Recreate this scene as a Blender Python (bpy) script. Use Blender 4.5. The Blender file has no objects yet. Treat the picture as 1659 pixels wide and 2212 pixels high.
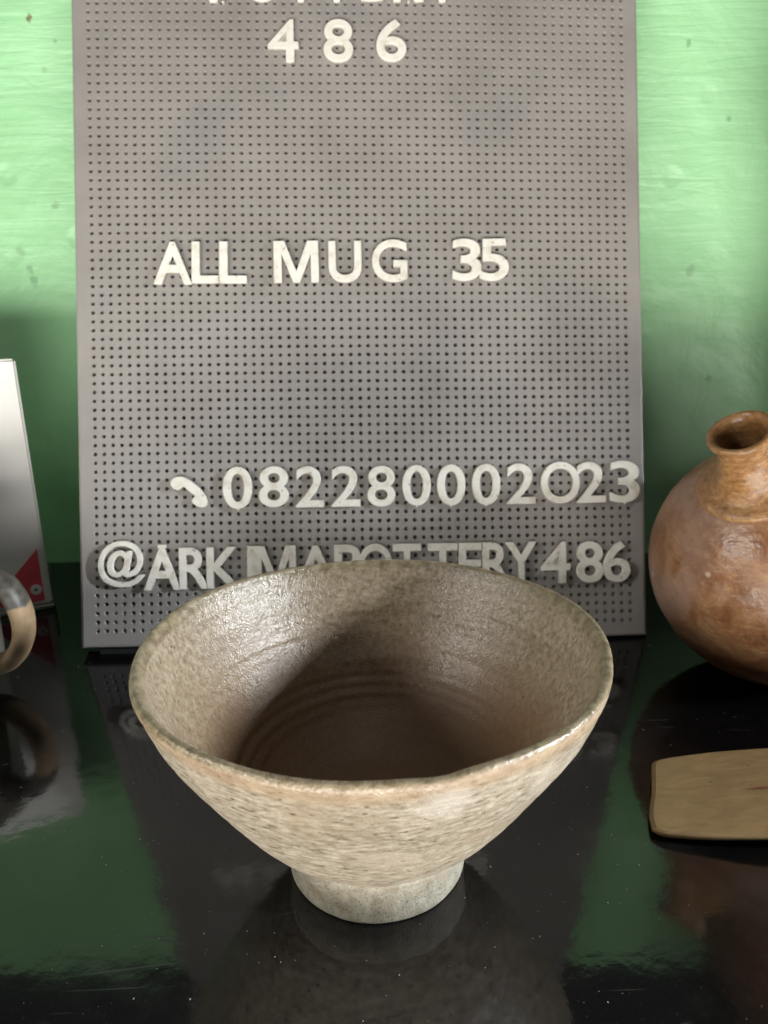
import bpy, bmesh, math, random
from mathutils import Vector, Matrix, noise as mnoise

random.seed(7)
scene = bpy.context.scene
COL = scene.collection
R = math.radians

# ------------------------------------------------------------------ camera
CAM_H, PITCH_DOWN, ROLL = 0.18348, 0.29569, 0.01682
cam_d = bpy.data.cameras.new("camera")
cam = bpy.data.objects.new("camera", cam_d)
COL.objects.link(cam)
cam_d.sensor_fit = 'VERTICAL'
cam_d.sensor_height = 36.0
cam_d.lens = 1618.1 / 2212 * 36.0
cam_d.clip_start = 0.01
cam_d.clip_end = 50
cam.matrix_world = (Matrix.Translation((0, 0, CAM_H)) @ Matrix.Rotation(math.pi / 2 - PITCH_DOWN, 4, 'X')
                    @ Matrix.Rotation(-ROLL, 4, 'Z'))
cam_d.dof.use_dof = True
cam_d.dof.focus_distance = 0.235
cam_d.dof.aperture_fstop = 20.0
scene.camera = cam

# ------------------------------------------------------------------ light
world = bpy.data.worlds.new("World")
scene.world = world
world.use_nodes = True
world.node_tree.nodes["Background"].inputs[0].default_value = (0.93, 0.96, 1.0, 1)
world.node_tree.nodes["Background"].inputs[1].default_value = 0.05


def area(name, loc, target, sx, sy, watts, col, spread=180):
    d = bpy.data.lights.new(name, 'AREA')
    d.shape = 'RECTANGLE'
    d.size, d.size_y, d.energy, d.color = sx, sy, watts, col
    d.spread = R(spread)
    o = bpy.data.objects.new(name, d)
    COL.objects.link(o)
    o.location = loc
    o.rotation_euler = (Vector(target) - Vector(loc)).to_track_quat('-Z', 'Y').to_euler()
    return o


# daylight bouncing up off the bright ground outside, through the open front of the stall
area("ground_bounce", (-0.10, -1.25, -0.50), (0.0, 0.35, 0.14), 2.4, 0.62, 72, (1.0, 0.965, 0.90))
# window high on the right, window high on the left
area("window_light_right", (1.35, -0.07, 0.47), (-0.03, 0.19, 0.06), 0.06, 0.17, 0.82, (0.88, 0.94, 1.0), 24)
area("window_light_left", (-1.20, -0.34, 0.58), (0.02, 0.16, 0.06), 0.40, 0.30, 0.36, (1.0, 0.98, 0.93), 24)
# soft overhead fill, added to brighten the bowl inside and lower board
area("overhead_fill", (0.10, -0.05, 1.25), (0.0, 0.20, 0.04), 0.7, 0.5, 0.13, (1.0, 0.97, 0.92), 36)

scene.view_settings.view_transform = 'Standard'
scene.view_settings.look = 'None'
scene.view_settings.exposure = 0.0
scene.view_settings.gamma = 1.0
scene.render.engine = 'CYCLES'


# ------------------------------------------------------------------ helpers
def link(name, mesh, material=None, parent=None):
    o = bpy.data.objects.new(name, mesh)
    COL.objects.link(o)
    if material is not None and not mesh.materials:
        mesh.materials.append(material)
    if parent is not None:
        o.parent = parent
    return o


def tag(o, label=None, cat=None, group=None, kind=None):
    for k, v in (("label", label), ("category", cat), ("group", group), ("kind", kind)):
        if v:
            o[k] = v
    return o


def empty(name, loc=(0, 0, 0), mat=None):
    o = bpy.data.objects.new(name, None)
    COL.objects.link(o)
    o.empty_display_size = 0.02
    if mat is not None:
        o.matrix_world = mat
    else:
        o.location = loc
    return o


def pydata(name, verts, faces, smooth=False):
    m = bpy.data.meshes.new(name)
    m.from_pydata(verts, [], faces)
    m.update()
    if smooth:
        m.polygons.foreach_set("use_smooth", [True] * len(m.polygons))
    return m


def from_bm(name, bm, smooth=False):
    m = bpy.data.meshes.new(name)
    bm.to_mesh(m)
    bm.free()
    if smooth:
        m.polygons.foreach_set("use_smooth", [True] * len(m.polygons))
    return m


def catmull(pts, n):
    """resample a list of 2-tuples with a Catmull-Rom spline, n points per span"""
    out = []
    P = [pts[0]] + list(pts) + [pts[-1]]
    for i in range(1, len(P) - 2):
        p0, p1, p2, p3 = P[i - 1], P[i], P[i + 1], P[i + 2]
        for k in range(n):
            t = k / n
            out.append(tuple(0.5 * (2 * b + (c - a) * t + (2 * a - 5 * b + 4 * c - d) * t * t
                                    + (3 * b - a - 3 * c + d) * t ** 3)
                             for a, b, c, d in zip(p0, p1, p2, p3)))
    out.append(tuple(pts[-1]))
    return out


def lathe(name, prof, seg, deform=None):
    """prof: list of (r, z) metres.  Ends at r == 0 are closed to a point."""
    V, F = [], []
    rings = []
    for i, (r, z) in enumerate(prof):
        if r < 1e-6:
            V.append((0, 0, z))
            rings.append([len(V) - 1])
            continue
        ring = []
        for j in range(seg):
            a = 2 * math.pi * j / seg
            rr, zz = (r, z) if deform is None else deform(r, z, a, i / (len(prof) - 1))
            V.append((rr * math.cos(a), rr * math.sin(a), zz))
            ring.append(len(V) - 1)
        rings.append(ring)
    for A, B in zip(rings[:-1], rings[1:]):
        for j in range(seg):
            k = (j + 1) % seg
            if len(A) == 1:
                F.append((A[0], B[k], B[j]))
            elif len(B) == 1:
                F.append((A[j], A[k], B[0]))
            else:
                F.append((A[j], A[k], B[k], B[j]))
    return pydata(name, V, F, True)


class Mat:
    """small wrapper around a procedural Principled material"""

    def __init__(s, name):
        s.m = bpy.data.materials.new(name)
        s.m.use_nodes = True
        s.nt = s.m.node_tree
        s.b = s.nt.nodes["Principled BSDF"]
        s.tc = s.nt.nodes.new("ShaderNodeTexCoord")

    def put(s, sock, v):
        if v is None:
            return
        if isinstance(v, bpy.types.NodeSocket):
            s.nt.links.new(v, sock)
        elif isinstance(v, (tuple, list)) and len(v) == 3 and sock.type == 'RGBA':
            sock.default_value = (*v, 1)
        else:
            sock.default_value = v

    def set(s, **k):
        for n, v in k.items():
            s.put(s.b.inputs[n.replace("_", " ")], v)
        return s

    def mapped(s, scale=(1, 1, 1), loc=(0, 0, 0), rot=(0, 0, 0), src=None):
        n = s.nt.nodes.new("ShaderNodeMapping")
        s.put(n.inputs["Vector"], src or s.tc.outputs["Object"])
        n.inputs["Scale"].default_value = scale
        n.inputs["Location"].default_value = loc
        n.inputs["Rotation"].default_value = rot
        return n.outputs[0]

    def noise(s, vec, scale, detail=4, rough=0.55, dist=0.0):
        n = s.nt.nodes.new("ShaderNodeTexNoise")
        s.put(n.inputs["Vector"], vec)
        n.inputs["Scale"].default_value = scale
        n.inputs["Detail"].default_value = detail
        n.inputs["Roughness"].default_value = rough
        n.inputs["Distortion"].default_value = dist
        return n.outputs["Fac"]

    def voronoi(s, vec, scale, feature='F1'):
        n = s.nt.nodes.new("ShaderNodeTexVoronoi")
        n.feature = feature
        s.put(n.inputs["Vector"], vec)
        n.inputs["Scale"].default_value = scale
        return n.outputs["Distance"]

    def ramp(s, fac, stops):
        n = s.nt.nodes.new("ShaderNodeValToRGB")
        s.put(n.inputs[0], fac)
        e = n.color_ramp.elements
        while len(e) < len(stops):
            e.new(0.5)
        for el, (p, c) in zip(e, stops):
            el.position = p
            el.color = (c, c, c, 1) if isinstance(c, (int, float)) else (*c, 1)
        return n.outputs[0]

    def mix(s, fac, a, b, mode='MIX'):
        n = s.nt.nodes.new("ShaderNodeMix")
        n.data_type = 'RGBA'
        n.blend_type = mode
        s.put(n.inputs[0], fac)
        s.put(n.inputs[6], a)
        s.put(n.inputs[7], b)
        return n.outputs[2]

    def math(s, op, a, b=0.0, c=None):
        n = s.nt.nodes.new("ShaderNodeMath")
        n.operation = op
        s.put(n.inputs[0], a)
        s.put(n.inputs[1], b)
        if c is not None:
            s.put(n.inputs[2], c)
        return n.outputs[0]

    def maprange(s, v, a, b, c=0.0, d=1.0, smooth=True):
        n = s.nt.nodes.new("ShaderNodeMapRange")
        n.interpolation_type = 'SMOOTHSTEP' if smooth else 'LINEAR'
        s.put(n.inputs[0], v)
        for i, x in enumerate((a, b, c, d)):
            n.inputs[i + 1].default_value = x
        return n.outputs[0]

    def xyz(s, vec=None):
        n = s.nt.nodes.new("ShaderNodeSeparateXYZ")
        s.put(n.inputs[0], vec or s.tc.outputs["Object"])
        return n.outputs

    def bump(s, height, strength, dist, normal=None):
        n = s.nt.nodes.new("ShaderNodeBump")
        s.put(n.inputs["Height"], height)
        n.inputs["Strength"].default_value = strength
        n.inputs["Distance"].default_value = dist
        if normal is not None:
            s.put(n.inputs["Normal"], normal)
        return n.outputs[0]


# ------------------------------------------------------------------ materials
def m_wall():
    k = Mat("green_wall_paint")
    o = k.tc.outputs["Object"]
    big = k.noise(o, 7, 5, .6)
    col = k.ramp(big, [(.3, (.295, .585, .30)), (.55, (.335, .645, .345)), (.75, (.375, .69, .385))])
    stain = k.noise(k.mapped((6, 6, 2.2)), 2.2, 4, .6)
    col = k.mix(k.maprange(stain, .56, .74, 0, .45), col, (.27, .50, .19))
    spots = k.voronoi(o, 34)
    sm = k.maprange(spots, .045, .10, 1, 0)
    gate = k.maprange(k.noise(o, 15, 2), .56, .62)
    col = k.mix(k.math('MULTIPLY', k.math('MULTIPLY', sm, gate), .55), col, (.12, .20, .08))
    jit = k.math('MULTIPLY', k.math('SUBTRACT', k.noise(o, 260, 4), .5), .009)
    for sx, sz, sr, sc in ((-.1981, .3335, .0020, (.16, .05, .03)), (-.1976, .2335, .0026, (.19, .38, .19)), (-.2232, .2059, .0032, (.24, .44, .22)),
                           (-.2189, .1962, .0026, (.20, .40, .2)), (-.2171, .1892, .0028, (.18, .38, .19)), (-.1851, .3205, .0014, (.20, .40, .2)),
                           (.1811, .3137, .0015, (.18, .36, .18)), (.1949, .1882, .0034, (.25, .46, .25)), (.214, .120, .0026, (.20, .40, .22))):
        dd = k.nt.nodes.new("ShaderNodeVectorMath")
        dd.operation = 'DISTANCE'
        k.nt.links.new(k.mapped((1, 0, .75)), dd.inputs[0])
        dd.inputs[1].default_value = (sx, 0, sz * .75)
        mk = k.maprange(k.math('ADD', dd.outputs["Value"], jit), sr * .4, sr, .75, 0)
        col = k.mix(mk, col, sc)
    k.set(Base_Color=col, Roughness=.42)
    brush = k.noise(k.mapped((7, 7, 80), rot=(0, .03, 0)), 2.0, 6, .6, .8)
    top = k.maprange(k.xyz()[2], .12, .34)
    lump = k.noise(o, 26, 5, .55, .4)
    dent = k.maprange(k.voronoi(o, 21), .05, .16)
    h = k.math('ADD', k.math('MULTIPLY', brush, k.math('MULTIPLY_ADD', top, .42, .06)), lump)
    h = k.math('ADD', h, k.math('MULTIPLY', dent, .35))
    k.set(Normal=k.bump(h, .62, .004))
    return k.m


def m_wall_upper():
    k = Mat("dark_upper_wall_paint")
    n = k.noise(k.tc.outputs["Object"], 9, 5)
    k.set(Base_Color=k.ramp(n, [(.3, (.030, .036, .038)), (.7, (.055, .063, .066))]), Roughness=.7)
    return k.m


def m_table():
    k = Mat("black_glossy_tabletop")
    o = k.tc.outputs["Object"]
    smear = k.noise(o, 16, 6, .62, .5)
    sm = k.maprange(smear, .52, .72)
    dust = k.maprange(k.noise(o, 900, 2, .5), .62, .78)
    col = k.mix(k.math('MULTIPLY', sm, .55), (.0032, .0030, .0030), (.013, .0125, .012))
    col = k.mix(k.math('MULTIPLY', dust, .12), col, (.10, .10, .095))
    # long hairline scratches
    s1 = k.voronoi(k.mapped((5, 60, 1), rot=(0, 0, .62)), 1.0, 'DISTANCE_TO_EDGE')
    s2 = k.voronoi(k.mapped((4, 46, 1), rot=(0, 0, -.35)), 1.0, 'DISTANCE_TO_EDGE')
    sc = k.math('MAXIMUM', k.maprange(s1, .0, .010, 1, 0, False), k.maprange(s2, .0, .009, 1, 0, False))
    sc = k.math('MULTIPLY', sc, k.maprange(k.noise(o, 22, 2), .56, .66))
    col = k.mix(k.math('MULTIPLY', sc, .16), col, (.12, .12, .115))
    k.set(Base_Color=col, IOR=1.54, Roughness=k.math('ADD', k.maprange(smear, .35, .75, .055, .13),
                                                      k.math('MULTIPLY', sc, .3)))
    w = k.math('ADD', k.noise(o, 120, 3, .5), k.math('MULTIPLY', k.noise(o, 34, 2), 2.0))
    k.set(Normal=k.bump(w, .055, .0012))
    return k.m


def m_board():
    k = Mat("grey_plastic_pegboard")
    o = k.tc.outputs["Object"]
    n = k.noise(o, 22, 5, .6)
    col = k.ramp(n, [(.3, (.248, .231, .215)), (.5, (.278, .259, .241)), (.7, (.298, .280, .263))])
    blue = k.maprange(k.noise(k.mapped((1, 1, 1), (3, 1, 0)), 16, 3),   .52, .76, 0, .28)
    col = k.mix(blue, col, (.175, .178, .195))
    grime = k.maprange(k.noise(o, 240, 3), .60, .76, 0, .35)
    col = k.mix(grime, col, (.33, .29, .25))
    fl = k.maprange(k.voronoi(o, 75), .03, .075, 1, 0)
    fl = k.math('MULTIPLY', fl, k.maprange(k.noise(o, 33, 1), .60, .64))
    col = k.mix(k.math('MULTIPLY', fl, .6), col, (.52, .46, .40))
    k.set(Base_Color=col, Roughness=k.maprange(n, .3, .7, .42, .58), IOR=1.48)
    k.set(Normal=k.bump(k.math('ADD', k.noise(o, 500, 3), k.math('MULTIPLY', k.noise(o, 60, 2), 1.5)), .12, .0006))
    return k.m


def m_letter():
    k = Mat("ivory_letter_plastic")
    o = k.tc.outputs["Object"]
    ob = k.nt.nodes.new("ShaderNodeObjectInfo")
    add = k.nt.nodes.new("ShaderNodeVectorMath")
    add.operation = 'ADD'
    k.nt.links.new(o, add.inputs[0])
    k.nt.links.new(ob.outputs["Location"], add.inputs[1])
    v = add.outputs[0]
    n = k.noise(v, 160, 4, .6)
    col = k.ramp(n, [(.32, (.62, .575, .48)), (.48, (.75, .725, .65)), (.7, (.80, .78, .715))])
    d = k.maprange(k.noise(v, 330, 2), .66, .74, 0, .75)
    col = k.mix(d, col, (.34, .22, .12))
    k.set(Base_Color=col, Roughness=.38)
    k.set(Normal=k.bump(k.noise(v, 420, 3), .10, .0005))
    return k.m


def stoneware_bumps(k, o, fine):
    a = k.noise(o, 420, 3, .6)
    b = k.noise(o, 1500, 2, .5)
    h = k.math('ADD', a, k.math('MULTIPLY', b, fine))
    return h


def m_bowl_glaze():
    k = Mat("speckled_stoneware_glaze")
    o = k.tc.outputs["Object"]
    x, y, z = k.xyz()
    r = k.math('SQRT', k.math('ADD', k.math('MULTIPLY', x, x), k.math('MULTIPLY', y, y)))
    # which side of the wall: vertex colour attribute 'inside'
    at = k.nt.nodes.new("ShaderNodeAttribute")
    at.attribute_name = "inside"
    inside = at.outputs["Fac"]
    # --- outside: pale beige with fine horizontal streaks and brown specks
    st = k.noise(k.mapped((1, 1, 3.6)), 260, 6, .68)
    outc = k.ramp(st, [(.34, (.092, .069, .044)), (.44, (.212, .178, .130)), (.54, (.272, .236, .180)), (.66, (.385, .345, .278))])
    cloud = k.noise(o, 34, 4, .6)
    outc = k.mix(k.maprange(cloud, .52, .72, 0, .55), outc, (.385, .325, .262))
    outc = k.mix(k.maprange(cloud, .48, .30, 0, .45), outc, (.25, .19, .128))
    sv = k.voronoi(k.mapped((1, 1, 2.3)), 250)
    sg = k.maprange(k.noise(o, 300, 1), .46, .54)
    spk = k.math('MULTIPLY', k.maprange(sv, .14, .25, 1, 0), sg)
    outc = k.mix(k.math('MULTIPLY', spk, .95), outc, (.062, .034, .016))
    sf = k.math('MULTIPLY', k.maprange(k.voronoi(k.mapped((1, 1, 2.6)), 560), .16, .30, 1, 0), k.maprange(k.noise(o, 520, 1), .44, .54))
    outc = k.mix(k.math('MULTIPLY', sf, .6), outc, (.110, .068, .036))
    # --- inside: grey-brown, turning darker brown towards the bottom
    si = k.noise(o, 520, 5, .7)
    inc = k.ramp(si, [(.32, (.140, .100, .060)), (.48, (.245, .192, .128)), (.66, (.345, .285, .205))])
    zz = k.math('ADD', z, k.math('MULTIPLY', k.math('SUBTRACT', k.noise(o, 30, 3), .5), .030))
    brown = k.maprange(zz, .072, .034)
    inc = k.mix(k.math('MULTIPLY', brown, .90), inc, (.112, .056, .023))
    ringv = k.noise(k.mapped((.06, .06, 1), src=k.tc.outputs["Object"]), 330, 2, .5)
    inc = k.mix(k.maprange(ringv, .50, .72, 0, .30), inc, (.13, .078, .042))
    s2 = k.math('MULTIPLY', k.maprange(k.voronoi(o, 300), .11, .22, 1, 0), k.maprange(k.noise(o, 210, 1), .53, .60))
    inc = k.mix(k.math('MULTIPLY', s2, .7), inc, (.075, .045, .024))
    col = k.mix(inside, outc, inc)
    # --- lip: toasted orange outside the edge, olive along the edge
    jit = k.math('MULTIPLY', k.math('SUBTRACT', k.noise(o, 90, 4), .5), .0022)
    zl = k.math('ADD', z, jit)
    lip = k.maprange(zl, .0728, .0766)
    orange = k.ramp(k.noise(o, 170, 4), [(.35, (.235, .155, .088)), (.62, (.345, .255, .165))])
    col = k.mix(k.math('MULTIPLY', k.math('MULTIPLY', lip, k.math('SUBTRACT', 1.0, inside)), .62), col, orange)
    edge = k.maprange(k.math('ADD', zl, k.math('MULTIPLY', inside, .0016)), .0786, .0796)
    olive = k.ramp(k.noise(o, 300, 4), [(.36, (.115, .088, .048)), (.62, (.25, .205, .128))])
    col = k.mix(k.math('MULTIPLY', edge, .9), col, olive)
    dv = k.nt.nodes.new("ShaderNodeVectorMath")
    dv.operation = 'DISTANCE'
    k.nt.links.new(o, dv.inputs[0])
    dv.inputs[1].default_value = (.0165, -.0655, .0715)
    pd = k.math('ADD', dv.outputs["Value"], k.math('MULTIPLY', k.math('SUBTRACT', k.noise(o, 110, 4), .5), .012))
    col = k.mix(k.maprange(pd, .0085, .0035, 0, .6), col, (.40, .36, .31))
    k.set(Base_Color=col, IOR=1.5,
          Roughness=k.math('ADD', k.math('MULTIPLY', k.math('MAXIMUM', inside, lip), -.13), k.math('MULTIPLY_ADD', k.math('MULTIPLY', brown, inside), .22, k.maprange(k.noise(o, 60, 3), .35, .7, .43, .33))))
    k.set(Normal=k.bump(stoneware_bumps(k, o, .8), .46, .0007))
    return k.m


def m_foot():
    k = Mat("pale_dry_stoneware")
    o = k.tc.outputs["Object"]
    n = k.noise(o, 300, 5, .65)
    col = k.ramp(n, [(.3, (.205, .178, .128)), (.5, (.310, .282, .215)), (.7, (.385, .358, .285))])
    pin = k.maprange(k.voronoi(o, 1050), .20, .38, 1, 0)
    pin = k.math('MULTIPLY', pin, k.maprange(k.noise(o, 400, 1), .38, .48))
    col = k.mix(k.math('MULTIPLY', pin, .70), col, (.105, .080, .050))
    big = k.maprange(k.noise(k.mapped((1, 1, 2.4)), 85, 3), .56, .70, 0, .5)
    col = k.mix(big, col, (.27, .20, .125))
    line = k.noise(k.mapped((.10, .10, 1)), 520, 2)
    col = k.mix(k.maprange(line, .60, .70, 0, .5), col, (.20, .145, .095))
    k.set(Base_Color=col, Roughness=.7)
    k.set(Normal=k.bump(stoneware_bumps(k, o, 1.0), .35, .0006))
    return k.m


def m_pot(name="burnished_brown_clay", warm=0.0):
    k = Mat(name)
    o = k.tc.outputs["Object"]
    n = k.noise(o, 62, 7, .70, .9)
    col = k.ramp(n, [(.30, (.085, .034, .014)), (.45, (.165, .072, .030)), (.60, (.225, .118, .055)), (.74, (.30, .19, .105))])
    pale = k.maprange(k.noise(k.mapped((1, 1, 1), (2, 0, 5)), 24, 4, .6), .46, .64, 0, .70)
    col = k.mix(pale, col, (.225, .150, .112))
    fibre = k.noise(k.mapped((1, 1, 2.5)), 260, 4, .7)
    col = k.mix(k.maprange(fibre, .54, .72, 0, .45), col, (.36, .22, .105))
    col = k.mix(k.maprange(fibre, .45, .30, 0, .40), col, (.11, .05, .02))
    ch = k.math('MULTIPLY', k.maprange(k.voronoi(o, 60), .05, .11, 1, 0), k.maprange(k.noise(o, 40, 1), .54, .60))
    col = k.mix(k.math('MULTIPLY', ch, .55), col, (.44, .35, .28))
    if warm:
        col = k.mix(warm, col, k.ramp(fibre, [(.3, (.115, .050, .014)), (.5, (.225, .112, .036)), (.7, (.33, .19, .075))]))
    k.set(Base_Color=col, Roughness=k.maprange(n, .3, .7, .30, .50), IOR=1.5)
    k.set(Normal=k.bump(k.math('ADD', k.math('ADD', k.noise(o, 60, 4), k.math('MULTIPLY', k.noise(o, 300, 3), .4)), k.math('MULTIPLY', k.noise(k.mapped((.12, .12, 1)), 320, 3), .35)), .42, .0022))
    return k.m


def m_wood():
    k = Mat("worn_tan_wood")
    g = k.noise(k.mapped((14, 50, 60)), 5, 6, .6, .6)
    col = k.ramp(g, [(.25, (.205, .132, .056)), (.5, (.270, .176, .077)), (.75, (.330, .220, .100))])
    b = k.noise(k.tc.outputs["Object"], 70, 4)
    col = k.mix(k.maprange(b, .5, .74, 0, .45), col, (.205, .132, .060))
    sp = k.math('MULTIPLY', k.maprange(k.voronoi(k.tc.outputs["Object"], 190), .06, .11, 1, 0),
                k.maprange(k.noise(k.tc.outputs["Object"], 90, 1), .60, .66))
    col = k.mix(sp, col, (.05, .03, .015))
    k.set(Base_Color=col, Roughness=.5)
    k.set(Normal=k.bump(g, .3, .0005))
    return k.m


def m_plain(name, c, rough=.5, var=.18, scale=60, ior=1.5):
    k = Mat(name)
    n = k.noise(k.tc.outputs["Object"], scale, 4)
    k.set(Base_Color=k.ramp(n, [(.3, tuple(x * (1 - var) for x in c)), (.7, tuple(min(1, x * (1 + var)) for x in c))]),
          Roughness=rough, IOR=ior)
    k.set(Normal=k.bump(k.noise(k.tc.outputs["Object"], scale * 6, 3), .08, .0005))
    return k.m


def m_handle():
    k = Mat("two_tone_mug_handle")
    o = k.tc.outputs["Object"]
    z = k.xyz()[2]
    x = k.xyz()[0]
    t = k.math('ADD', k.math('ADD', z, k.math('MULTIPLY', x, -.35)), k.math('MULTIPLY', k.math('SUBTRACT', k.noise(o, 120, 3), .5), .006))
    f = k.maprange(t, .0195, .0215)
    tan = k.ramp(k.noise(o, 150, 4), [(.3, (.24, .160, .085)), (.7, (.36, .255, .148))])
    gl = k.ramp(k.noise(o, 200, 4), [(.35, (.035, .030, .024)), (.65, (.085, .078, .062))])
    k.set(Base_Color=k.mix(f, tan, gl), Roughness=k.math('MULTIPLY_ADD', f, -.16, .66))
    k.set(Normal=k.bump(k.noise(o, 500, 3), .2, .0005))
    return k.m


M = dict(wall=m_wall(), upper=m_wall_upper(), table=m_table(), board=m_board(), letter=m_letter(),
         bowl=m_bowl_glaze(), foot=m_foot(), pot=m_pot(), potneck=m_pot("orange_brown_neck_clay", .72), wood=m_wood(), handle=m_handle(),
         white=m_plain("white_card_plastic", (.84, .83, .80), .30, .05, 30),
         red=m_plain("red_print", (.72, .085, .115), .42, .12, 60),
         clear=m_plain("greenish_acrylic_edge", (.17, .20, .165), .25, .2, 80),
         rubber=m_plain("black_rubber", (.008, .008, .008), .75),
         mug=m_plain("dark_mug_glaze", (.105, .095, .075), .32, .25, 90),
         ink=m_plain("grey_print", (.10, .10, .10), .5),
         redline=m_plain("red_pencil", (.25, .075, .045), .6, .3, 300),
         dust=m_plain("pale_dust", (.30, .29, .275), .9))

# ------------------------------------------------------------------ setting
WALL_Y = 0.494
TABLE_FRONT = 0.142


def build_wall():
    x0, x1, z0, z1, st = -0.62, 0.62, -0.05, 0.366, 0.0045
    nx, nz = int((x1 - x0) / st), int((z1 - z0) / st)
    V, F = [], []
    for j in range(nz + 1):
        for i in range(nx + 1):
            x, z = x0 + (x1 - x0) * i / nx, z0 + (z1 - z0) * j / nz
            d = .0016 * mnoise.fractal(Vector((x * 9, z * 13, 3.1)), .9, 2.1, 4)
            d += .0022 * mnoise.noise(Vector((x * 3.1, z * 3.3, 7.7)))
            zz = z + (.0022 * mnoise.fractal(Vector((x * 40, 1.3, 0)), .8, 2, 3) if j == nz else 0)
            V.append((x, WALL_Y + d, zz))
    for j in range(nz):
        for i in range(nx):
            a = j * (nx + 1) + i
            F.append((a, a + 1, a + nx + 2, a + nx + 1))
    tag(link("wall", pydata("wall", V, F, True), M['wall']), kind="structure")
    bm = bmesh.new()
    bmesh.ops.create_cube(bm, size=1, matrix=Matrix.Translation((0, WALL_Y + .023, .60)) @ Matrix.Diagonal((1.24, .03, .50, 1)))
    bmesh.ops.bevel(bm, geom=bm.edges[:], offset=.004, segments=2, affect='EDGES')
    tag(link("wall_upper", from_bm("wall_upper", bm), M['upper']), kind="structure")


build_wall()

bm = bmesh.new()
ty0, ty1 = TABLE_FRONT, WALL_Y + .02
bmesh.ops.create_cube(bm, size=1, matrix=Matrix.Translation((0, (ty0 + ty1) / 2, -.014)) @ Matrix.Diagonal((1.5, ty1 - ty0, .028, 1)))
bmesh.ops.bevel(bm, geom=bm.edges[:], offset=.002, segments=2, affect='EDGES')
tag(link("tabletop", from_bm("tabletop", bm), M['table']), kind="structure")


# ------------------------------------------------------------------ letter board
PIT = 0.0046                       # hole pitch
BW, BH = 0.2985, 0.450             # board size
AL, YAW, RHO = 0.29585, 0.04299, -0.01323
B0 = Vector((-.00933, .35773, .00304))
SAG = 0.0018


def board_matrix():
    X = Vector((math.cos(YAW), math.sin(YAW), 0))
    bk = Vector((-math.sin(YAW), math.cos(YAW), 0))
    Vv = bk * math.sin(AL) + Vector((0, 0, math.cos(AL)))
    U = X * math.cos(RHO) + Vv * math.sin(RHO)
    W = Vv * math.cos(RHO) - X * math.sin(RHO)
    N = U.cross(W)                  # towards the viewer
    m = Matrix((U, W, N)).transposed().to_4x4()
    m.translation = B0
    return m


BM = board_matrix()


def bow(u):
    return SAG * (1 - (2 * u / BW) ** 2)


def build_board():
    NX, NY = 62, 94
    u0, v0 = -31 * PIT, 1.9 * PIT - PIT / 2
    V, F = [], []

    def add(u, v, w):
        V.append((u, v, w + bow(u)))
        return len(V) - 1

    G = [[add(u0 + i * PIT, v0 + j * PIT, 0) for i in range(NX + 1)] for j in range(NY + 1)]
    cs = [(math.cos(math.pi / 4 * k), math.sin(math.pi / 4 * k)) for k in range(8)]
    rnd = random.Random(3)
    for j in range(NY):
        for i in range(NX):
            cu, cv = u0 + (i + .5) * PIT, v0 + (j + .5) * PIT
            s = rnd.uniform(.93, 1.06)
            a = [add(cu + c * .00124 * s, cv + q * .00124 * s, 0) for c, q in cs]
            b = [add(cu + c * .00092 * s, cv + q * .00092 * s, -.00042) for c, q in cs]
            d = [add(cu + c * .00088 * s, cv + q * .00088 * s, -.0075) for c, q in cs]
            sw, se, nw, ne = G[j][i], G[j][i + 1], G[j + 1][i], G[j + 1][i + 1]
            F.append((se, ne, a[1], a[0], a[7]))
            F.append((ne, nw, a[3], a[2], a[1]))
            F.append((nw, sw, a[5], a[4], a[3]))
            F.append((sw, se, a[7], a[6], a[5]))
            for k in range(8):
                q = (k + 1) % 8
                F.append((a[k], a[q], b[q], b[k]))
                F.append((b[k], b[q], d[q], d[k]))
    # plain border, rounded edge, sides and back
    loop = [G[0][i] for i in range(NX + 1)] + [G[j][NX] for j in range(1, NY + 1)] + \
           [G[NY][i] for i in range(NX - 1, -1, -1)] + [G[j][0] for j in range(NY - 1, 0, -1)]
    ua, ub, va, vb = u0, u0 + NX * PIT, v0, v0 + NY * PIT

    def ring(inset, w):
        L = []
        for k in loop:
            u, v, _ = V[k]
            nu = -BW / 2 + inset if abs(u - ua) < 1e-7 else BW / 2 - inset if abs(u - ub) < 1e-7 else u
            nv = inset if abs(v - va) < 1e-7 else BH - inset if abs(v - vb) < 1e-7 else v
            L.append((nu, nv, w))
        return [add(*p) for p in L]

    rings = [loop, ring(.0016, 0), ring(.0005, -.0004), ring(0, -.0015), ring(0, -.0105)]
    n = len(loop)
    for A, B in zip(rings[:-1], rings[1:]):
        for k in range(n):
            q = (k + 1) % n
            F.append((A[q], A[k], B[k], B[q]))
    F.append(tuple(rings[-1]))
    root = empty("letter_board", mat=BM)
    tag(root, "tall grey plastic pegboard with white letters leaning against the green wall", "letter board")
    link("panel", pydata("panel", V, F), M['board'], root)
    for cu in (-.108, .108):
        bm = bmesh.new()
        bmesh.ops.create_cube(bm, size=1, matrix=Matrix.Translation((cu, -.0006, -.0088)) @ Matrix.Diagonal((.066, .0075, .011, 1)))
        bmesh.ops.bevel(bm, geom=bm.edges[:], offset=.0008, segments=1, affect='EDGES')
        link("foot", from_bm("foot", bm), M['rubber'], root)
    return root


build_board()

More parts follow.
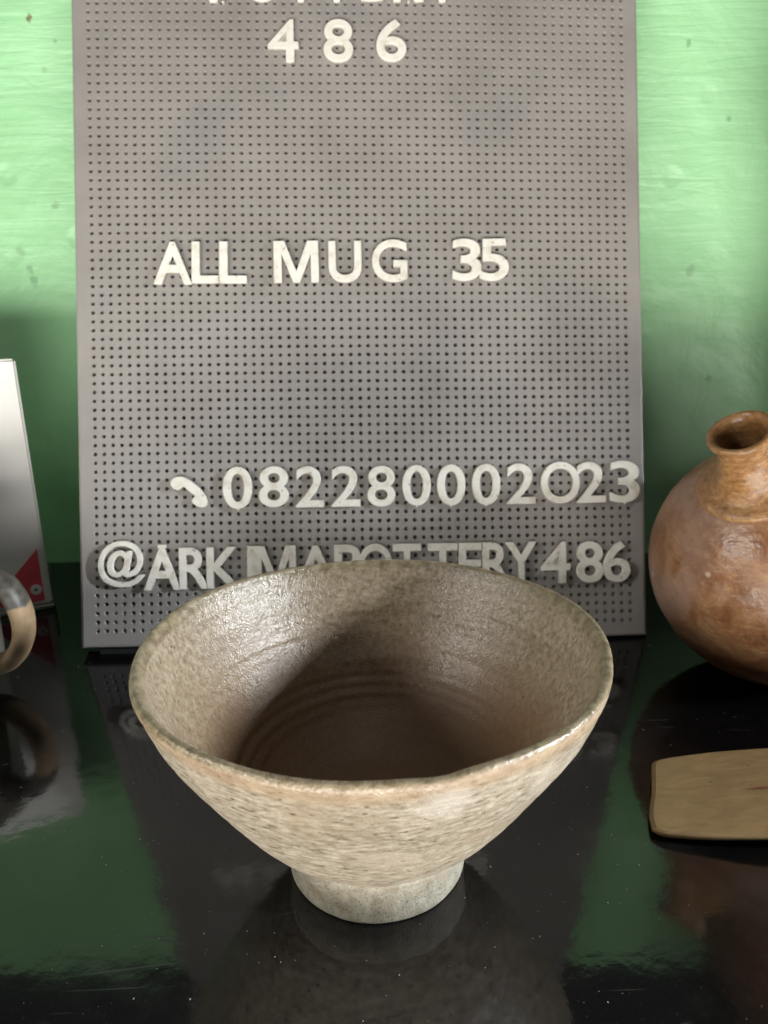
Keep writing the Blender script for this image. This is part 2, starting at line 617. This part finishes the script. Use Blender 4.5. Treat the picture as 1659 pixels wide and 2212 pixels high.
# characters: (glyph, centre u, centre v, width, height) in millimetres on the board
ROWS = [
    ("cut-off top row", [
        ("P", -70.2, 345.4, 13.9, 22.3), ("O", -50.0, 345.6, 18.8, 21.6), ("T", -30.0, 345.7, 14.5, 21.9),
        ("T", -11.2, 345.9, 14.6, 22.0), ("E", 7.2, 346.4, 11.6, 21.5), ("R", 26.4, 346.4, 16.2, 22.0),
        ("Y", 44.1, 346.6, 17.2, 22.1)]),
    ("second row reading 4 8 6", [
        ("4", -39.4, 314.3, 16.0, 22.1), ("8", -10.8, 314.6, 15.6, 22.2), ("6", 16.9, 315.0, 15.9, 22.0)]),
    ("ALL MUG 35 row", [
        ("A", -98.2, 199.0, 19.6, 22.0), ("L", -81.6, 199.2, 13.7, 21.5), ("L", -67.2, 199.1, 14.2, 21.6),
        ("M", -34.5, 199.3, 23.3, 21.6), ("U", -9.1, 199.2, 17.3, 21.7), ("G", 14.2, 199.7, 18.6, 22.2),
        ("3", 54.7, 200.2, 15.5, 22.1), ("5", 69.2, 200.2, 15.6, 22.1)]),
    ("long phone number row", [
        ("phone", -91.8, 80.3, 18.7, 16.2), ("0", -66.7, 82.1, 15.2, 22.0), ("8", -48.0, 82.4, 15.5, 21.4),
        ("2", -29.3, 82.1, 14.5, 21.4), ("2", -10.6, 82.1, 15.1, 21.4), ("8", 7.9, 81.8, 14.7, 21.5),
        ("0", 26.4, 82.0, 15.0, 21.5), ("0", 44.6, 82.0, 15.0, 21.6), ("0", 63.1, 82.0, 15.1, 21.6),
        ("2", 81.7, 82.1, 15.1, 21.4), ("O", 102.7, 82.4, 20.9, 22.2), ("2", 119.2, 82.4, 15.5, 21.7),
        ("3", 137.5, 82.4, 16.1, 22.3)]),
    ("bottom row behind the bowl", [
        ("@", -127.0, 43.6, 24.0, 24.1), ("A", -106.1, 40.8, 19.3, 22.2), ("R", -89.5, 40.8, 15.8, 21.5),
        ("K", -74.5, 40.8, 17.5, 21.5), ("I", -60.4, 41.0, 3.9, 21.6), ("M", -47.7, 41.0, 21.7, 21.6),
        ("A", -26.6, 40.8, 20.9, 21.7), ("P", -10.2, 40.8, 13.9, 21.7), ("O", 4.3, 40.9, 17.6, 22.0),
        ("T", 20.8, 40.8, 14.9, 21.5), ("T", 39.6, 40.7, 15.7, 21.6), ("E", 54.2, 40.7, 12.3, 21.6),
        ("R", 68.1, 40.5, 15.1, 21.9), ("Y", 81.2, 40.5, 16.6, 21.9), ("4", 99.6, 40.2, 15.7, 21.9),
        ("8", 118.0, 40.1, 14.5, 22.0), ("6", 132.4, 40.0, 14.8, 22.0)]),
]
ORD = "first second third fourth fifth sixth seventh eighth ninth tenth eleventh twelfth thirteenth fourteenth fifteenth sixteenth seventeenth".split()

PHONE = [(245, 370), (268, 322), (330, 298), (400, 310), (480, 360), (560, 430), (620, 510), (647, 580), (637, 632),
         (570, 648), (530, 627), (488, 578), (500, 552), (520, 520), (480, 480), (430, 440), (388, 405), (350, 432),
         (310, 441), (268, 418)]


def curve_mesh(cu, w, h, thick):
    """turn a filled curve into a mesh whose box is w x h (mm) and thick (mm) deep, centred, back at z = 0"""
    ob = bpy.data.objects.new("tmp_curve", cu)
    COL.objects.link(ob)
    dg = bpy.context.evaluated_depsgraph_get()
    me = bpy.data.meshes.new_from_object(ob.evaluated_get(dg))
    bpy.data.objects.remove(ob)
    bpy.data.curves.remove(cu)
    xs = [v.co.x for v in me.vertices]
    ys = [v.co.y for v in me.vertices]
    zs = [v.co.z for v in me.vertices]
    sx, sy, sz = w / (max(xs) - min(xs)), h / (max(ys) - min(ys)), thick / (max(zs) - min(zs))
    cx, cy = (max(xs) + min(xs)) / 2, (max(ys) + min(ys)) / 2
    for v in me.vertices:
        v.co = ((v.co.x - cx) * sx / 1000, (v.co.y - cy) * sy / 1000, (v.co.z - min(zs)) * sz / 1000)
    me.materials.clear()
    return me


def glyph(ch, w, h):
    cu = bpy.data.curves.new("tmp_curve", 'FONT' if ch not in ("phone", "M") else 'CURVE')
    if ch == "phone":
        cu.dimensions = '2D'
        cu.fill_mode = 'BOTH'
        sp = cu.splines.new('BEZIER')
        sp.bezier_points.add(len(PHONE) - 1)
        for bp, (x, y) in zip(sp.bezier_points, PHONE):
            bp.co = (x / 560, -y / 560, 0)
            bp.handle_left_type = bp.handle_right_type = 'AUTO'
        sp.use_cyclic_u = True
        sp.resolution_u = 4
        cu.offset = 0.0
    elif ch == "M":
        cu.dimensions = '2D'
        cu.fill_mode = 'BOTH'
        sp = cu.splines.new('POLY')
        P = [(0, 0), (0, 1), (.265, 1), (.535, .27), (.805, 1), (1.07, 1), (1.07, 0), (.885, 0), (.885, .70), (.61, 0), (.46, 0), (.185, .70), (.185, 0)]
        sp.points.add(len(P) - 1)
        for q, (x, y) in zip(sp.points, P):
            q.co = (x, y, 0, 1)
        sp.use_cyclic_u = True
        cu.offset = -.012
    else:
        cu.body = ch
        cu.size = 1
        cu.resolution_u = 6
        cu.offset = {'@': .008}.get(ch, .004 if ch.isdigit() or ch in 'OG' else .010)
    cu.extrude = .045
    cu.bevel_depth = .012
    cu.bevel_resolution = 1
    return curve_mesh(cu, w, h, 2.3)


def nub(me, pts, thick):
    """add a small moulding nub (outline in mm) to a letter mesh"""
    bm = bmesh.new()
    bm.from_mesh(me)
    lo = [bm.verts.new((x / 1000, y / 1000, .0002)) for x, y in pts]
    hi = [bm.verts.new((x / 1000, y / 1000, thick / 1000)) for x, y in pts]
    n = len(pts)
    bm.faces.new(hi)
    bm.faces.new(lo[::-1])
    for i in range(n):
        bm.faces.new((lo[i], lo[(i + 1) % n], hi[(i + 1) % n], hi[i]))
    bm.to_mesh(me)
    bm.free()


rl = random.Random(11)
for ri, (row, chars) in enumerate(ROWS):
    for ci, (ch, cu, cv, w, h) in enumerate(chars):
        me = glyph(ch, w, h)
        if ri == 4 and ci == 1:
            nub(me, [(-2.1, h / 2 - .4), (2.1, h / 2 - .4), (2.1, h / 2 + 1.3), (-2.1, h / 2 + 1.3)], 1.9)
        if ri == 3 and ch in "05389"[:3] and ch != 'phone':
            nub(me, [(-1.3, -h / 2 + .5), (0, -h / 2 - .75), (1.3, -h / 2 + .5)], 1.8)
        if ri == 0 and ch in "PTRY":
            nub(me, [(-.8, -h / 2 + .4), (0, -h / 2 - .7), (.8, -h / 2 + .4)], 1.8)
        kind = ("symbol" if ch in ("phone", "@") else "digit" if ch.isdigit() else "letter")
        name = {"phone": "phone_symbol", "@": "at_sign"}.get(ch, "plastic_" + kind)
        o = link(name, me, M['letter'])
        o.matrix_world = BM @ Matrix.Translation((cu / 1000, cv / 1000, bow(cu / 1000) + .0004)) \
            @ Matrix.Rotation(R(rl.uniform(-.7, .7)), 4, 'Z')
        if ch == "phone":
            lab = "white telephone handset symbol at the start of the phone number row"
        elif ch == "@":
            lab = "white at sign at the left end of the bottom row"
        else:
            lab = "raised white %s %s, %s character in the %s" % (kind, ch, ORD[ci], row)
        tag(o, lab, kind, "white characters pegged into the grey board")

# ------------------------------------------------------------------ bowl
BOWL = (-.00416, .20722, 0)


def build_bowl():
    root = empty("stoneware_bowl", BOWL)
    tag(root, "beige speckled stoneware bowl with a brown inside standing on the black tabletop", "bowl")
    outer = [(27.6, 13.6), (29.6, 14.9), (32.0, 17.3), (34.8, 20), (39.9, 25), (44.1, 30), (48.4, 36), (52.3, 42),
             (57.2, 50), (62.0, 58), (66.2, 66), (69.0, 73.5), (70.3, 77.5)]
    lip = [(70.5, 79.0), (70.0, 80.1), (68.9, 80.4), (67.8, 79.7)]
    inner = [(66.6, 77), (64.6, 72.5), (61.2, 66), (56.8, 58), (51.6, 50), (46.2, 42), (41.2, 36), (35, 30), (28, 25.4),
             (19, 21.8), (9, 20.2), (0, 19.8)]
    ctrl = outer + lip + inner
    prof = catmull(ctrl, 7)
    split = (len(outer) + len(lip) - 2) * 7          # first sample that belongs to the inside

    def deform(r, z, a, t):
        i = round(t * (len(prof) - 1))
        up = min(1, max(0, (z - 14) / 66))
        dr = up * (.45 * math.sin(2 * a + .6) + .25 * math.sin(3 * a + 2.0) + .12 * math.sin(7 * a))
        dz = up ** 3 * (.50 * math.sin(2 * a + 1.2) + .30 * math.sin(3 * a + .3) + .18 * math.sin(5 * a + 1))
        # small knock in the lip at the front right
        kn = math.exp(-((a - R(283)) / .085) ** 2) * max(0, (z - 70) / 10)
        dz -= .75 * kn
        if i > split:                                 # throwing rings, a slow spiral
            ph = z * 1.95 + a / (2 * math.pi) * 2 * math.pi
            dr += .34 * math.sin(ph) * min(1, max(0, (76 - z) / 16)) * (.6 + .5 * math.sin(z * .31 + a))
            dr += .16 * math.sin(z * .7 + 2 * a)
        else:
            dr += .07 * math.sin(z * 1.1 + a)
        n = mnoise.noise(Vector((math.cos(a) * r * .05, math.sin(a) * r * .05, z * .09)))
        dr += .22 * n
        return (max(0, r + dr)) / 1000, (z + dz) / 1000

    me = lathe("bowl_body", prof, 200, deform)
    for v in me.vertices:                             # the two end points are in millimetres still
        if abs(v.co.z) > 1:
            v.co.z /= 1000
    att = me.attributes.new("inside", 'FLOAT', 'POINT')
    seg = 200
    for vi in range(len(me.vertices)):
        ringi = vi // seg
        att.data[vi].value = min(1, max(0, (ringi - (split - 9)) / 7))
    link("bowl_body", me, M['bowl'], root)
    fp = [(23.2, 13.9), (24.4, 8), (25.6, 1.2), (26.4, .1), (28.2, .1), (28.9, .9), (29.0, 3), (28.8, 7), (29.0, 11), (29.6, 13.6), (29.2, 15.4)]
    prof2 = catmull(fp, 5)

    def d2(r, z, a, t):
        n = mnoise.noise(Vector((math.cos(a) * r * .08, math.sin(a) * r * .08, z * .25)))
        return (r + .18 * n + .10 * math.sin(2 * a)) / 1000, (z) / 1000
    link("foot_ring", lathe("foot_ring", prof2, 140, d2), M['foot'], root)


build_bowl()


# ------------------------------------------------------------------ round clay flask
def build_pot():
    axis = Vector((-.475, -.32, .805)).normalized()
    c = Vector((.1838, .325, .0577))
    rot = axis.to_track_quat('Z', 'Y').to_matrix().to_4x4()
    root = empty("clay_flask", mat=Matrix.Translation(c) @ rot)
    tag(root, "round brown clay flask with a flared neck tilted towards the bowl", "flask")
    body = []
    RB = .0577
    for i in range(0, 44):
        t = -90 + i * 3.55
        if t > 70:
            break
        body.append((RB * math.cos(R(t)) * 1000, RB * math.sin(R(t)) * 1000))
    body[0] = (0, -RB * 1000)

    def dfm(r, z, a, t):
        n = mnoise.fractal(Vector((math.cos(a) * r * .03, math.sin(a) * r * .03, z * .03)), .9, 2, 3)
        return (r + .55 * n) / 1000, (z + .1 * n) / 1000
    prof = body + [(20.0, 54.1), (16.0, 55.4)]
    me = lathe("body", prof, 120, dfm)
    me.vertices[0].co.z = -RB
    link("body", me, M['pot'], root)
    neck = catmull([(24.0, 51.2), (23.8, 53.6), (22.0, 55.0), (18.4, 56.4), (15.4, 59.6), (13.2, 64.5), (11.6, 69), (10.9, 73), (10.8, 76.4),
                    (11.4, 78.5), (12.7, 79.3), (13.3, 80.5), (12.8, 81.7), (11.6, 82.0), (10.4, 81.2), (9.4, 79),
                    (8.7, 74), (8.6, 68), (8.8, 58), (8, 50)], 5)

    def dn(r, z, a, t):
        n = mnoise.fractal(Vector((math.cos(a) * r * .07, math.sin(a) * r * .07, z * .08)), .9, 2, 3)
        return (r + .28 * n + .2 * math.sin(2 * a + 1)) / 1000, (z + .25 * math.sin(a * 2)) / 1000
    link("neck", lathe("neck", neck, 96, dn), M['potneck'], root)


build_pot()


def build_vase():
    root = empty("tall_vase", (.306, .43, 0))
    tag(root, "tall brown clay vase beyond the right edge, seen mirrored in the tabletop", "vase")
    pr = [(0, 2), (30, .3), (34, .4), (34, 6), (32, 40), (35, 80), (43, 120), (58, 180), (72, 235), (78, 262), (76.5, 280), (71, 298),
          (63, 316), (52, 342), (42, 366), (36, 385), (37, 400), (40, 408), (38, 409), (33, 400), (32, 385), (36, 366), (0, 340)]

    def dv(r, z, a, t):
        n = mnoise.fractal(Vector((math.cos(a) * r * .02, math.sin(a) * r * .02, z * .02)), .9, 2, 3)
        return (r + .7 * n) / 1000, z / 1000
    me = lathe("vase_body", catmull(pr, 3), 72, dv)
    for v in me.vertices:
        if v.co.z > 1:
            v.co.z /= 1000
    link("vase_body", me, M['pot'], root)


build_vase()


# ------------------------------------------------------------------ wooden tool at the right
def build_wood():
    root = empty("wooden_slat", (.098, .231, 0))
    tag(root, "flat tan wooden slat with a red pencil line on the black tabletop", "wooden slat")
    # outline in table metres (anticlockwise from above), left end rounded
    A = [(.0903, .2140), (.0925, .2118), (.097, .2102), (.108, .2077), (.127, .2050), (.150, .2030), (.180, .2035),
         (.205, .2080), (.212, .216), (.213, .236), (.209, .246), (.190, .2478), (.168, .2498), (.149, .2512), (.130, .2520), (.117, .2517),
         (.1075, .2510), (.1032, .2498), (.1012, .2465), (.0968, .2335), (.0920, .2220)]
    pts = catmull(A + [A[0]], 4)[:-1]
    zt = lambda x: .0030 + .105 * max(0, x - .0905) * (1 - .9 * max(0, x - .0905))
    th = .0019
    bm = bmesh.new()
    n = len(pts)
    cx, cy = .15, .232

    def ring(inset, dz):
        L = []
        for x, y in pts:
            d = math.hypot(x - cx, y - cy)
            x2, y2 = x + (cx - x) / d * inset, y + (cy - y) / d * inset
            L.append(bm.verts.new((x2 - .098, y2 - .231, zt(x2) + dz)))
        return L
    rs = [ring(.006, -th), ring(.0006, -th), ring(0, -th * .6), ring(0, -th * .25), ring(.0005, -.0001), ring(.0016, .00015), ring(.006, .0002)]
    for a, b in zip(rs[:-1], rs[1:]):
        for i in range(n):
            bm.faces.new((a[i], a[(i + 1) % n], b[(i + 1) % n], b[i]))
    bm.faces.new(rs[0][::-1])
    bm.faces.new(rs[-1])
    bmesh.ops.triangulate(bm, faces=[f for f in bm.faces if len(f.verts) > 4])
    bm.normal_update()
    for f in bm.faces:
        f.smooth = abs(f.normal.z) < .93
    link("slat_blade", from_bm("slat_blade", bm), M['wood'], root)
    # red line drawn along it
    V, F = [], []
    N = 26
    for i in range(N + 1):
        t = i / N
        x = .1285 + .06 * t
        y = .2283 - .003 * t + .0003 * math.sin(t * 9)
        w = .00052 * min(1, t * 7 + .25)
        for s in (-1, 1):
            V.append((x - .098, y + s * w - .231, zt(x) + .00055))
    for i in range(N):
        F.append((2 * i, 2 * i + 2, 2 * i + 3, 2 * i + 1))
    link("red_line", pydata("red_line", V, F), M['redline'], root)


build_wood()


# ------------------------------------------------------------------ white card stand at the left
def build_card():
    yaw = R(25)
    m = Matrix.Translation((-.2000, .4160, 0)) @ Matrix.Rotation(yaw, 4, 'Z')
    root = empty("card_stand", mat=m)
    tag(root, "white upright card stand with a red corner behind the mug handle", "card stand")
    W, H, z0 = .115, .1475, .0032

    def slab(name, x0, x1, y0, y1, za, zb, mat, bev=.0012, par=root, seg=3):
        bm = bmesh.new()
        bmesh.ops.create_cube(bm, size=1, matrix=Matrix.Translation(((x0 + x1) / 2, (y0 + y1) / 2, (za + zb) / 2))
                              @ Matrix.Diagonal((x1 - x0, y1 - y0, zb - za, 1)))
        bmesh.ops.bevel(bm, geom=bm.edges[:], offset=bev, segments=seg, affect='EDGES')
        return link(name, from_bm(name, bm), mat, par)
    panel = slab("panel", -W, 0, 0, .0045, z0, H, M['white'])
    slab("base", -W + .002, .0006, -.0006, .024, .0002, z0 - .0002, M['clear'], .0006)
    slab("back_support", -W + .01, .0014, .0085, .014, z0, .024, M['clear'], .0012)

    def flat(name, pts, y, mat, th=.0003, parent=panel):
        bm = bmesh.new()
        a = [bm.verts.new((x, y, z)) for x, z in pts]
        b = [bm.verts.new((x, y + th, z)) for x, z in pts]
        n = len(pts)
        bm.faces.new(a)
        bm.faces.new(b[::-1])
        for i in range(n):
            bm.faces.new((a[(i + 1) % n], a[i], b[i], b[(i + 1) % n]))
        bmesh.ops.recalc_face_normals(bm, faces=bm.faces)
        return link(name, from_bm(name, bm), mat, parent)
    red = flat("red_corner", [(-.0040, .0058), (-.0040, .0385), (-.0290, .0125), (-.0350, .0058)], -.0004, M['red'])
    ex, ez = -.0078, .0135
    circ = lambda rx, cx, cz, k=28: [(cx + rx * math.cos(2 * math.pi * i / k), cz + rx * math.sin(2 * math.pi * i / k)) for i in range(k)]
    flat("round_emblem", circ(.0031, ex, ez), -.0007, M['white'], parent=root)
    flat("emblem_mark", [(ex - .0012, ez - .0004), (ex - .0002, ez - .0008), (ex + .0012, ez - .0001), (ex + .0004, ez + .0009), (ex - .0008, ez + .0006)],
         -.00095, M['ink'], parent=root)


build_card()


# ------------------------------------------------------------------ mug at the left edge
def build_mug():
    c = Vector((-.2345, .334, 0))
    root = empty("mug", c)
    tag(root, "dark glazed mug at the left edge with a two-tone loop handle", "mug")
    prof = [(0, 5), (30, 4.6), (34, 1.2), (36, .2), (38.5, .3), (40, 2), (41, 8), (41, 30), (40, 55), (40.4, 76), (40.2, 78.2), (38.9, 78.8), (37.6, 77.6),
            (37.0, 60), (37.5, 30), (36, 12), (30, 9), (0, 8.6)]
    me = lathe("mug_body", [(r / 1000, z / 1000) for r, z in catmull(prof, 3)[:]], 80)
    link("mug_body", me, M['mug'], root)
    # loop handle, swept strap
    path = catmull([(-.001 + .040, .0575), (.050, .0585), (.0615, .0520), (.0668, .0400), (.0655, .0270), (.0585, .0165), (.048, .0115), (.038, .0125)], 8)
    V, F = [], []
    K = 14
    for i, (x, z) in enumerate(path):
        a, b = path[max(0, i - 1)], path[min(len(path) - 1, i + 1)]
        tx, tz = b[0] - a[0], b[1] - a[1]
        L = math.hypot(tx, tz) or 1
        nx, nz = -tz / L, tx / L
        t = i / (len(path) - 1)
        hw = .0046 + .0006 * math.sin(t * 9)
        hy = .0068
        for j in range(K):
            q = 2 * math.pi * j / K
            V.append((x + nx * hw * math.cos(q), hy * math.sin(q), z + nz * hw * math.cos(q)))
    for i in range(len(path) - 1):
        for j in range(K):
            F.append((i * K + j, i * K + (j + 1) % K, (i + 1) * K + (j + 1) % K, (i + 1) * K + j))
    hd = link("handle", pydata("handle", V, F, True), M['handle'], root)
    hd.rotation_euler = (0, 0, R(-12))
    tag(hd, "handle with a dark glazed upper half and bare tan lower half")


build_mug()


# ------------------------------------------------------------------ dust on the tabletop
def build_dust():
    rd = random.Random(5)
    bm = bmesh.new()
    for i in range(900):
        x, y = rd.uniform(-.24, .24), rd.uniform(.125, .40)
        s = rd.choice((.00008, .0001, .0001, .00013, .0002))
        m = Matrix.Translation((x, y, s * .5)) @ Matrix.Rotation(rd.uniform(0, 6.3), 4, 'Z') @ \
            Matrix.Diagonal((s * rd.uniform(.7, 2.0), s * rd.uniform(.6, 1.1), s * .6, 1))
        bmesh.ops.create_icosphere(bm, subdivisions=1, radius=1, matrix=m)
    for i in range(26):                               # short fibres
        x, y, a = rd.uniform(-.2, .2), rd.uniform(.13, .36), rd.uniform(0, 6.3)
        L, c = rd.uniform(.0012, .004), rd.uniform(-.5, .5)
        prev = None
        for k in range(7):
            t = k / 6
            q = a + c * t
            px, py = x + math.cos(q) * L * t, y + math.sin(q) * L * t
            nx, ny = -math.sin(q) * .00004, math.cos(q) * .00004
            cur = [bm.verts.new((px - nx, py - ny, .00006)), bm.verts.new((px + nx, py + ny, .00006)), bm.verts.new((px, py, .00014))]
            if prev:
                for u in range(3):
                    bm.faces.new((prev[u], prev[(u + 1) % 3], cur[(u + 1) % 3], cur[u]))
            prev = cur
    o = link("dust_specks", from_bm("dust_specks", bm), M['dust'])
    tag(o, "tiny pale dust specks and fibres scattered over the black tabletop", "dust", kind="stuff")


build_dust()
